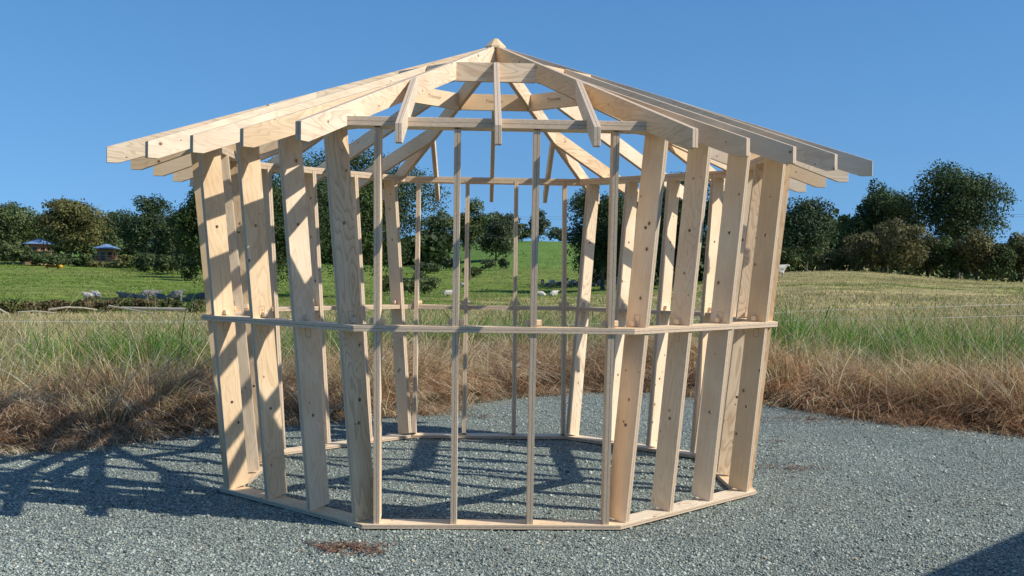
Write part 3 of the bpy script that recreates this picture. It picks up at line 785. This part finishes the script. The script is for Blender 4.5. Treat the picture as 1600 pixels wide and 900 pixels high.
right_trees = [
 (944, 281, 132, 150, .08, DEEP, 'dark tree seen right of the centre, above the shaded sheep', 0, 44),
 (1052, 262, 132, 143, .06, DEEP, 'tall dark tree seen through the right wall of the frame', 0, 44),
 (1146, 274, 124, 136, .04, DEEP, 'dark tree just inside the right corner of the frame', 0, 40),
 (1262, 296, 122, 132, .06, (.045, .075, .030), 'feathery pointed dark tree just right of the frame', .75, 60),
 (1336, 326, 66, 146, .05, DARK, 'small dark tree between the pointed tree and the oaks', 0, 24),
 (1388, 279, 118, 147, .16, DEEP, 'smaller of the two round oaks on the right skyline', 0, 44),
 (1500, 249, 150, 138, .20, DEEP, 'tallest round oak on the right skyline', 0, 60),
 (1700, 300, 150, 140, .1, DARK, 'dark tree beyond the right edge of the row', 0, 40)]
for u, vt, wp, d, bs, tc_, lab, sp_, lb in right_trees:
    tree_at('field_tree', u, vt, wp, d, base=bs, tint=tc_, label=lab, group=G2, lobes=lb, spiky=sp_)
haw = [(1226, 380, 70, 122), (1296, 386, 66, 124), (1348, 362, 70, 122), (1378, 347, 62, 124), (1412, 341, 84, 118), (1452, 362, 66, 122), (1487, 362, 70, 119), (1528, 352, 74, 117), (1566, 368, 62, 116), (1598, 360, 66, 118), (1650, 350, 84, 118)]
hl = ['leftmost hawthorn, low and dark at the foot of the pointed tree', 'low dark hawthorn second from the left of its row', 'hawthorn below the gap between the pointed tree and the oaks', 'brown-tinged hawthorn under the left side of the smaller oak',
      'tallest brown-green hawthorn under the smaller oak', 'hawthorn between the two round oaks', 'hawthorn under the left side of the tallest oak', 'hawthorn with a pale crown under the right side of the tallest oak', 'hawthorn just right of the tallest oak', 'hawthorn at the right edge of the photo', 'hawthorn beyond the right edge']
for i, (u, vt, wp, d) in enumerate(haw):
    tree_at('hawthorn_tree', u, vt, wp, d, base=.04, tint=BROWNY if i in (2, 3, 4, 7) else ((.085, .092, .036) if i % 2 else DARK), label=hl[i], group='hawthorns along the right field edge', lobes=22, loose=.15)
# far-off wood closing the view behind everything
def far_wood(name, u0, u1, d, h, tint_, label):
    n = 9000; R = np.random.default_rng(int(u0+999))
    u = R.uniform(u0, u1, n); dd_ = d+R.normal(0, 6, n)
    X = CX+(u-830)/FPX*dd_; Y = -CD+dd_
    hh = h*(.65+.6*fbm(X, Y*0, 14., 60))
    Z = ground_z(X, Y)+hh*R.random(n)**.7
    ls = d*.004
    a = R.normal(0, 1, (n, 3)); a /= np.linalg.norm(a, axis=1)[:, None]; b_ = np.cross(a, R.normal(0, 1, (n, 3))); b_ /= np.linalg.norm(b_, axis=1)[:, None]; c_ = np.cross(a, b_)
    ctr = np.stack([X, Y, Z], -1); sz = ls*R.uniform(.4, 1, (n, 1))
    V = np.stack([ctr-b_*sz, ctr-c_*sz*.7, ctr+b_*sz, ctr+c_*sz*.7], 1)
    tn = np.array(tint_)[None]*R.uniform(.6, 1.4, (n, 1))
    o = link(name, np_mesh(name, V.reshape(-1, 3), np.arange(4*n).reshape(n, 4), np.repeat(tn, 4, 0)), LEAF)
    tag(o, label, 'woodland', kind='stuff')
far_wood('woodland', -500, 320, 262, 8.5, DARK, 'dark far-off wood behind the trees of the left field')
far_wood('woodland', 330, 700, 300, 7, DARK, 'dark far-off wood behind the oaks left of centre')
far_wood('woodland', 905, 1330, 175, 8.5, DEEP, 'dark far-off wood behind the right wall of the frame')
far_wood('woodland', 1330, 2100, 170, 5.5, DARK, 'dark far-off wood behind the hawthorn row')

# ------------------------------------------------------------------ huts with blue roofs
ROOF = simple('blue_roof', (.17, .27, .43), .4, .12, 2, .5); WALLM = simple('orange_timber', (.40, .19, .085), .8, .3, 3)
GLASS = simple('dark_glass', (.02, .02, .025), .1, .1, 1, .5); DECKM = simple('deck_timber', (.42, .27, .15), .8, .25, 4); RAILM = simple('rail_timber', (.5, .33, .19), .8, .2, 4)
def place_box(name, sx, sy, sz, loc, mat, parent, rz=0):
    o = link(name, box_mesh(sx, sy, sz, 0), mat, parent); o.location = loc; o.rotation_euler = (0, 0, rz); return o
def hut(u, vroof, weave, d, label):
    x, y, zt = pixel_to_world(u, vroof, d); R_ = weave*d/FPX/2; z0 = gz(x, y)
    root = empty('garden_hut', (x, y, zt-R_*.34-2.4), 0, label=label, cat='hut', group='blue-roofed octagonal huts')
    rb = R_*.66
    link('wall', ngon_stack([(rb, .25), (rb, 2.5)]), WALLM, root)
    link('roof', ngon_stack([(R_*.96, 2.32), (R_, 2.36), (R_, 2.41), (.12, 2.41+R_*.34), (.05, 2.43+R_*.34)]), ROOF, root)
    link('deck', ngon_stack([(R_*1.12, -1.3), (R_*1.12, .25)]), DECKM, root)
    ap = rb*cos(pi/8)
    for k, nm in ((0, 'door'), (1, 'window'), (-1, 'window'), (2, 'window')):
        a = k*pi/4; w_ = rb*.55
        hgt = 1.65 if nm == 'door' else .95
        fr = place_box(nm, w_, .06, hgt, (sin(a)*(ap+.02), -cos(a)*(ap+.02), .27+hgt/2 if nm == 'door' else 1.35), DECKM, root, a)
        place_box('pane', w_*.84, .02, hgt*.86, (0, -.035, 0), GLASS, fr)
    P = []; rr2 = R_*1.08
    for k in range(8):
        a = pi/8+k*pi/4; b2 = a+pi/4
        p = Vector((rr2*sin(a), -rr2*cos(a), 0)); q = Vector((rr2*sin(b2), -rr2*cos(b2), 0))
        P.append(([p+Vector((0, 0, .25)), p+Vector((0, 0, 1.15))], [.05, .05]))
        for zz in (.7, 1.15): P.append(([p+Vector((0, 0, zz)), q+Vector((0, 0, zz))], [.035, .035]))
    V, F = tubes(P, 5); link('railing', mesh('rail', V, F), RAILM, root)
hut(61, 373, 48, 197, 'blue-roofed timber hut among the trees, the left one of two')
hut(166, 381, 42, 197, 'blue-roofed timber hut with orange walls and railing, the right one of two')

# ------------------------------------------------------------------ feed trough
YEL = simple('yellow_plastic', (.75, .38, .03), .5, .1, 3); BRN = simple('brown_trough', (.24, .09, .03), .7, .3, 3)
x, y, z = pixel_to_world(82, 417, 172); z = gz(x, y)
tr = empty('feed_trough', (x, y, z), -.1, label='long brown sheep feed trough with a yellow end on the green field', cat='trough')
V = [(-1.1, -.2, .42), (1.1, -.2, .42), (1.1, .2, .42), (-1.1, .2, .42), (-1.1, -.1, .16), (1.1, -.1, .16), (1.1, .1, .16), (-1.1, .1, .16)]
link('trough_body', mesh('t', V, [[0, 4, 5, 1], [3, 2, 6, 7], [4, 7, 6, 5], [0, 3, 7, 4], [1, 5, 6, 2]]), BRN, tr)
link('end_hopper', ngon_stack([(.14, .05), (.32, .30), (.34, .5), (.12, .62)], 8), YEL, tr).location = (1.35, 0, 0)
for sx in (-.9, .9): place_box('leg', .07, .4, .2, (sx, 0, .08), BRN, tr)

# ------------------------------------------------------------------ sheep
WOOL = simple('wool', (.5, .46, .39), .95, .25, 9, .1, bump=.6); FACE = simple('sheep_face', (.34, .30, .25), .9, .15, 9)
def skin_mesh(verts, edges, radii, root=0, sub=2):
    me = bpy.data.meshes.new('sk'); me.from_pydata(verts, edges, []); me.update()
    o = bpy.data.objects.new('sk', me); COL.objects.link(o)
    md = o.modifiers.new('s', 'SKIN'); md.use_smooth_shade = True
    sv = me.skin_vertices[0].data
    for i, r_ in enumerate(radii): sv[i].radius = r_ if isinstance(r_, tuple) else (r_, r_); sv[i].use_root = (i == root)
    ms = o.modifiers.new('u', 'SUBSURF'); ms.levels = sub; ms.render_levels = sub
    dg = bpy.context.evaluated_depsgraph_get(); out = bpy.data.meshes.new_from_object(o.evaluated_get(dg))
    bpy.data.objects.remove(o); return out
def sheep_mesh(pose):
    # x forward, body length about 1.1 m
    if pose == 'lying':
        v = [(-.48, 0, .30), (-.25, 0, .30), (.05, 0, .31), (.30, 0, .33), (.46, 0, .46), (.58, 0, .58), (.76, 0, .50), (.30, .16, .10), (.52, .17, .05), (-.35, .2, .10), (-.12, .26, .05), (.30, -.16, .10), (.52, -.17, .05), (-.35, -.2, .10), (-.12, -.26, .05), (-.58, 0, .22)]
        r_ = [.20, .29, .30, .25, .14, .105, .055, .07, .035, .12, .04, .07, .035, .12, .04, .04]
    else:
        head = [(.62, 0, .92), (.74, 0, 1.0), (.92, 0, .90)] if pose == 'standing' else [(.62, 0, .60), (.74, 0, .38), (.84, 0, .16)]
        v = [(-.46, 0, .72), (-.25, 0, .72), (.05, 0, .70), (.32, 0, .72), *head,
             (.34, .14, .42), (.34, .14, .02), (-.44, .15, .46), (-.48, .15, .02), (.34, -.14, .42), (.34, -.14, .02), (-.44, -.15, .46), (-.48, -.15, .02), (-.60, 0, .60)]
        r_ = [.20, .28, .29, .25, .13, .10, .055, .085, .035, .10, .035, .085, .035, .10, .035, .035]
    e = [(0, 1), (1, 2), (2, 3), (3, 4), (4, 5), (5, 6), (3, 7), (7, 8), (0, 9), (9, 10), (3, 11), (11, 12), (0, 13), (13, 14), (0, 15)]
    me = skin_mesh(v, e, r_, 2, 1)
    rr_ = random.Random(3)
    for q in me.vertices:
        if q.co.x < .5 and q.co.z > .3: q.co += Vector((rr_.uniform(-1, 1), rr_.uniform(-1, 1), rr_.uniform(-1, 1)))*.014
    hx, hz = {'lying': (.58, .64), 'standing': (.74, 1.06), 'grazing': (.72, .46)}[pose]
    ears = []
    for s_ in (-1, 1):
        b = 0; V = [(hx-.03, s_*.07, hz), (hx+.04, s_*.07, hz-.02), (hx, s_*.21, hz-.05), (hx, s_*.13, hz+.04)]
        ears.append(mesh('ear', V, [[0, 1, 2], [0, 2, 3], [1, 3, 2], [0, 3, 1]]))
    return me, ears
SM = {p: sheep_mesh(p) for p in ('lying', 'standing', 'grazing')}
WOOL_SHADE = simple('shaded_wool', (.20, .19, .175), .95, .3, 9, .1, bump=.6)  # same fleece with tree shade put into its colour
def sheep(u, v, d, pose, rz, label, group, sc=1.0, grey=False):
    x, y, _ = pixel_to_world(u, v, d)
    root = empty('sheep', (x, y, gz(x, y)-.02), rz, label=label, cat='sheep', group=group); root.scale = (sc,)*3
    b_ = link('body', SM[pose][0], WOOL, root)
    if grey: b_.material_slots[0].link = 'OBJECT'; b_.material_slots[0].material = WOOL_SHADE  # sheep resting in shade get the wool with shade painted in
    for e_ in SM[pose][1]: link('ear', e_, FACE, root)
GA = 'sheep lying in the sun in the middle field'
for a in ((699, 461, 125, 'lying', .3, 'white sheep lying alone, leftmost of the sunlit sheep in the middle field'),
          (726, 449, 170, 'lying', 2.8, 'small white sheep lying alone farther up between the two left posts'),
          (845, 461, 128, 'lying', 3.0, 'white sheep lying flat, left one of the pair by the right centre post'),
          (865, 461, 128, 'lying', .6, 'white sheep lying head up, right one of the pair by the right centre post'),
          (863, 439, 175, 'grazing', .4, 'white sheep grazing just in front of the shaded flock'),
          (896, 441, 172, 'grazing', 3.4, 'white sheep grazing at the edge of the shade beside the post'),
          (1216, 458, 95, 'standing', .0, 'white sheep showing just right of the frame post')):
    sheep(*a, GA, 1.05)
R = random.Random(5)
flock = [(848, 422), (856, 426), (862, 420), (873, 424), (884, 419), (889, 431), (893, 426), (927, 431), (932, 427), (937, 432), (943, 428), (941, 419), (949, 432), (880, 430), (903, 424), (956, 428), (962, 433), (917, 425)]
for i, (u, v) in enumerate(flock):
    sheep(u, v+3, 186-(v-419)*1.6, R.choice(['lying', 'lying', 'grazing', 'standing']), R.uniform(0, 6.28), 'sheep in the shaded flock resting under the dark tree right of centre', 'flock resting in the shade right of centre', grey=True)
GL = 'sheep by the shade left of the frame'
lf = [(139, 457, 80, 'lying', 2.9, 'cream sheep lying in the sun, leftmost of the left field'),
      (150, 455, 84, 'lying', 2.6, 'cream sheep lying right behind the leftmost sheep'),
      (193, 459, 80, 'lying', 3.0, 'sheep with a pale face lying at the left end of the shaded row'),
      (206, 460, 77, 'lying', 3.3, 'sheep lying with a sunlit face, in front of the left end of the row'),
      (224, 463, 74, 'lying', 3.1, 'sheep lying in half shade in the middle of the front row'),
      (229, 454, 86, 'lying', .2, 'sheep lying in shade at the back of the row'),
      (252, 461, 78, 'lying', 2.7, 'sheep lying with a pale face left of the grazing sheep'),
      (278, 456, 86, 'lying', .2, 'sheep lying in deep shade at the back right'),
      (274, 470, 72, 'grazing', 3.3, 'sheep grazing, nearest of the shaded row'),
      (298, 466, 76, 'lying', .4, 'sheep lying in shade next to the frame post'),
      (313, 462, 80, 'lying', .1, 'sheep half hidden behind the leftmost frame post'),
      (240, 457, 84, 'lying', .3, 'sheep lying in shade between the back-row sheep and the pale-faced one')]
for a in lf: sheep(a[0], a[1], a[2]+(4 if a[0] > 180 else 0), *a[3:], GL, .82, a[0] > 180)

# ------------------------------------------------------------------ wire fence, dead wood, weeds
WIRE = simple('white_fence_tape', (.7, .7, .66), .6, .1, 5); BLACKP = simple('black_post', (.02, .02, .02), .7, .2, 5)
ef = empty('electric_fence', (0, 0, 0), 0, label='two-strand white electric fence wire on thin black posts across the meadow', cat='wire fence')
w1 = [(-200, 500, 18.6), (0, 502, 18.6), (160, 503, 18.6), (330, 503, 18.6), (600, 507, 20), (830, 509, 22), (1050, 502, 25), (1212, 489, 28), (1293, 484, 28), (1450, 480, 27), (1600, 475, 27), (1800, 468, 27)]
w2 = [(-200, 530, 18.6), (0, 530.5, 18.6), (160, 529, 18.6), (330, 528, 18.6), (600, 526, 20), (830, 524, 22), (1050, 514, 25), (1212, 502, 28), (1283, 500, 28), (1450, 497, 27), (1600, 493, 27), (1800, 486, 27)]
for wr in (w1, w2):
    V, F = tubes([([pixel_to_world(*p) for p in wr], [.0045]*len(wr))], 5); link('wire', mesh('w', V, F), WIRE, ef)
for (u, v, d, lx) in ((1293, 484, 28, .16), (-60, 501, 18.6, .0), (1800, 468, 27, 0)):
    p = Vector(pixel_to_world(u, v, d)); g_ = gz(p.x, p.y)
    V, F = tubes([([Vector((p.x-lx*1.6, p.y, g_-.1)), p+Vector((lx*.3, 0, .08))], [.012, .012])], 6); link('post', mesh('p', V, F), BLACKP, ef)
DEAD = simple('bleached_wood', (.42, .37, .29), .9, .25, 6)
def log(name, pts, r0, r1, label, cat):
    P = [Vector(pixel_to_world(*p)) for p in pts]
    for p in P: p.z = max(p.z, gz(p.x, p.y)+r0)
    n = len(P); V, F = tubes([(P, [r0+(r1-r0)*i/(n-1) for i in range(n)])], 7)
    o = link(name, mesh(name, V, F, True), DEAD); tag(o, label, cat, 'dead wood lying across the left field')
log('fallen_tree', [(292, 484, 46.5), (250, 483, 47), (190, 481, 47.5)], .095, .06, 'long bleached fallen trunk lying left of the frame', 'fallen tree')
log('fallen_branch', [(76, 484, 47), (105, 480, 47), (130, 481, 47.3), (152, 484, 47.5)], .045, .025, 'thin bleached branch lying left of the fallen trunk', 'branch')
log('fallen_branch', [(170, 478, 47), (205, 484, 46.5), (240, 490, 46)], .045, .025, 'thin bleached branch touching the left end of the fallen trunk', 'branch')
log('fallen_branch', [(-6, 480, 45.5), (6, 487, 45.5), (16, 491, 45.5)], .05, .03, 'short bleached branch at the left edge of the photo', 'branch')
log('fallen_branch', [(28, 488, 46), (55, 486, 46), (88, 489, 46.3)], .035, .02, 'bleached stick in the weeds near the left edge', 'branch')
weeds = [(92, 468, 46, 55, 'brown weeds between the two thin branches'), (140, 466, 46, 57, 'brown weeds behind the leftmost branches'), (190, 470, 50, 57, 'dark weeds at the left end of the fallen tree'), (262, 474, 50, 57, 'dark weeds behind the middle of the fallen tree'), (-30, 462, 60, 50, 'dark weedy bush beyond the left edge'), (8, 466, 44, 50, 'dark weedy bush at the left edge of the meadow'), (38, 474, 34, 52, 'low brown weeds right of the left-edge bush'), (66, 470, 44, 54, 'low brown weeds before the thin branches'), (120, 474, 50, 54, 'low brown weeds below the leftmost sheep'), (306, 470, 44, 51, 'green weedy bush at the right end of the fallen trunk'), (165, 477, 40, 55, 'low weeds at the left end of the fallen trunk'), (225, 479, 60, 56, 'low weeds behind the fallen trunk')]
for u, v, wp, d, lab in weeds:
    tree_at('weed_clump', u, v, wp, d, base=0., tint=(.075, .085, .03) if 'green' in lab or 'dark' in lab else (.12, .10, .05), label=lab, cat='weeds', group='weeds along the left meadow', lobes=14, loose=.2)
# dead dock stem on the bank
x, y, z = pixel_to_world(282, 600, 14.3); g_ = gz(x, y)
P = []
top = Vector(pixel_to_world(306, 505, 14.6)); b0 = Vector((x, y, g_-.05))
P.append(([b0, b0.lerp(top, .5)+Vector((-.01, 0, .03)), top], [.006, .005, .002]))
for t_ in (.45, .6, .7, .8, .9):
    q = b0.lerp(top, t_); P.append(([q, q+Vector((random.uniform(-.12, .14), 0, random.uniform(.08, .16)))], [.003, .001]))
V, F = tubes(P, 5); o = link('dead_stem', mesh('s', V, F), simple('dark_stem', (.07, .045, .03), .9, .2, 20)); tag(o, 'dark leaning dead weed stem standing in the grass left of the frame', 'weed stem')

# ------------------------------------------------------------------ litter of red-brown needles
LIT = attr_mat('needle_litter', .9, 0, .1)
def litter(u, v, d, rx, ry, n, label, pale=False):
    x, y, _ = pixel_to_world(u, v, d); R = np.random.default_rng(int(u))
    n *= 4; a = R.uniform(0, 2*pi, n); k = R.random(n)**.8
    X = x+np.cos(a)*k*rx*1.7; Y = y+np.sin(a)*k*ry*1.5
    p_ = fbm(X, Y, rx*.35, int(u) % 50)*(1.3-k*.7)
    ok = p_ > .36; X, Y = X[ok][:n//15], Y[ok][:n//15]; n = len(X)
    L_ = R.uniform(.012, .035, n); t_ = R.uniform(0, pi, n); Z = pad_z(X, Y)+R.uniform(.008, .02, n)
    dx = np.cos(t_)*L_; dy = np.sin(t_)*L_; wx = -np.sin(t_)*.003; wy = np.cos(t_)*.003
    dz = R.normal(0, .005, n)
    V = np.stack([np.stack([X-dx-wx, Y-dy-wy, Z-dz], -1), np.stack([X+dx-wx, Y+dy-wy, Z+dz], -1), np.stack([X+dx+wx, Y+dy+wy, Z+dz+.002], -1), np.stack([X-dx+wx, Y-dy+wy, Z-dz+.002], -1)], 1)
    tn = np.array([(.17, .10, .07)])*R.uniform(.5, 1.5, (n, 1))
    o = link('bark_litter', np_mesh('lit', V.reshape(-1, 3), np.arange(4*n).reshape(n, 4), np.repeat(tn, 4, 0)), LIT)
    tag(o, label, 'litter', kind='stuff')
def dep_of(v, u=800): 
    return CH*FPX/max(1, (v-(421.3+.0139*(u-800))))
for u, v, rx, ry, n, lab in ((542, 858, .22, .13, 1300, 'patch of red-brown bark litter on the gravel in front of the frame'),
        (1232, 733, .22, .16, 420, 'patch of red-brown litter on the gravel right of the frame'),
        (752, 652, .22, .16, 300, 'curled brown leaf litter on the gravel behind the back wall'),
        (850, 616, .35, .25, 900, 'reddish litter at the far edge of the gravel'),
        (1270, 655, .9, .35, 1800, 'reddish litter band along the right edge of the gravel'),
        (1215, 690, .12, .08, 70, 'small brown litter spot on the gravel right of the frame')):
    litter(u, v, dep_of(v, u), rx, ry, n, lab)

# ------------------------------------------------------------------ overhead cables
CABLE = simple('cable_black', (.03, .03, .035), .6, .1, 1)
for dz, lab in ((0, 'upper overhead cable crossing the sky low over the trees'), (-.7, 'lower overhead cable crossing the sky low over the trees')):
    p, q = Vector(pixel_to_world(-900, 342, 330)), Vector(pixel_to_world(2500, 330, 330)); P = []
    for i in range(41):
        t_ = i/40; s_ = p.lerp(q, t_); s_.z += dz-.6*sin(pi*((t_*3) % 1)); P.append(s_)
    V, F = tubes([(P, [.035]*41)], 4); o = link('overhead_cable', mesh('c', V, F), CABLE); tag(o, lab, 'cable', 'overhead cables')

# ------------------------------------------------------------------ the shed out of frame whose shadow falls on the gravel
UNSEEN_SHED = simple('unseen_shed_boards', (.25, .17, .10), .8, .3, 3)
sh = empty('unseen_storage_shed', (0, 0, 0), 0, label='timber storage shed outside the view whose shadow falls on the gravel at the lower right', cat='shed')
# eave line E0->E1 at height 3
H_ = 3.0; off = Vector((1.095*H_, -.40*H_, H_))
g0 = Vector((*pixel_to_world(1440, 900, dep_of(900, 1440))[:2], 0)); g1 = Vector((*pixel_to_world(1600, 830, dep_of(830, 1600))[:2], 0)); dirv = (g1-g0).normalized()
E0 = g0-dirv*4.0+off; E1 = g1+dirv*1.2+off
nrm = Vector((dirv.y, -dirv.x, 0))
def slab(name, a, b_, depth, z0, z1, mat, parent):
    V = []
    for z_ in (z0, z1):
        for q in (a, b_, b_+nrm*depth, a+nrm*depth): V.append((q.x, q.y, z_))
    link(name, mesh(name, V, [[3, 2, 1, 0], [4, 5, 6, 7], [0, 1, 5, 4], [1, 2, 6, 5], [2, 3, 7, 6], [3, 0, 4, 7]]), mat, parent)
slab('wall', E0+nrm*.3+dirv*.3, E1+nrm*.3-dirv*.3, 3.4, 0, H_-.1, UNSEEN_SHED, sh)
slab('roof', E0, E1, 4.0, H_-.1, H_, ROOF, sh)
scene.cycles.use_denoising = True; scene.cycles.denoiser = 'OPENIMAGEDENOISE'; scene.cycles.denoising_input_passes = 'RGB_ALBEDO_NORMAL'; scene.cycles.denoising_prefilter = 'NONE'; scene.cycles.sample_clamp_indirect = 4
scene.cycles.max_bounces = 6; scene.cycles.transparent_max_bounces = 8
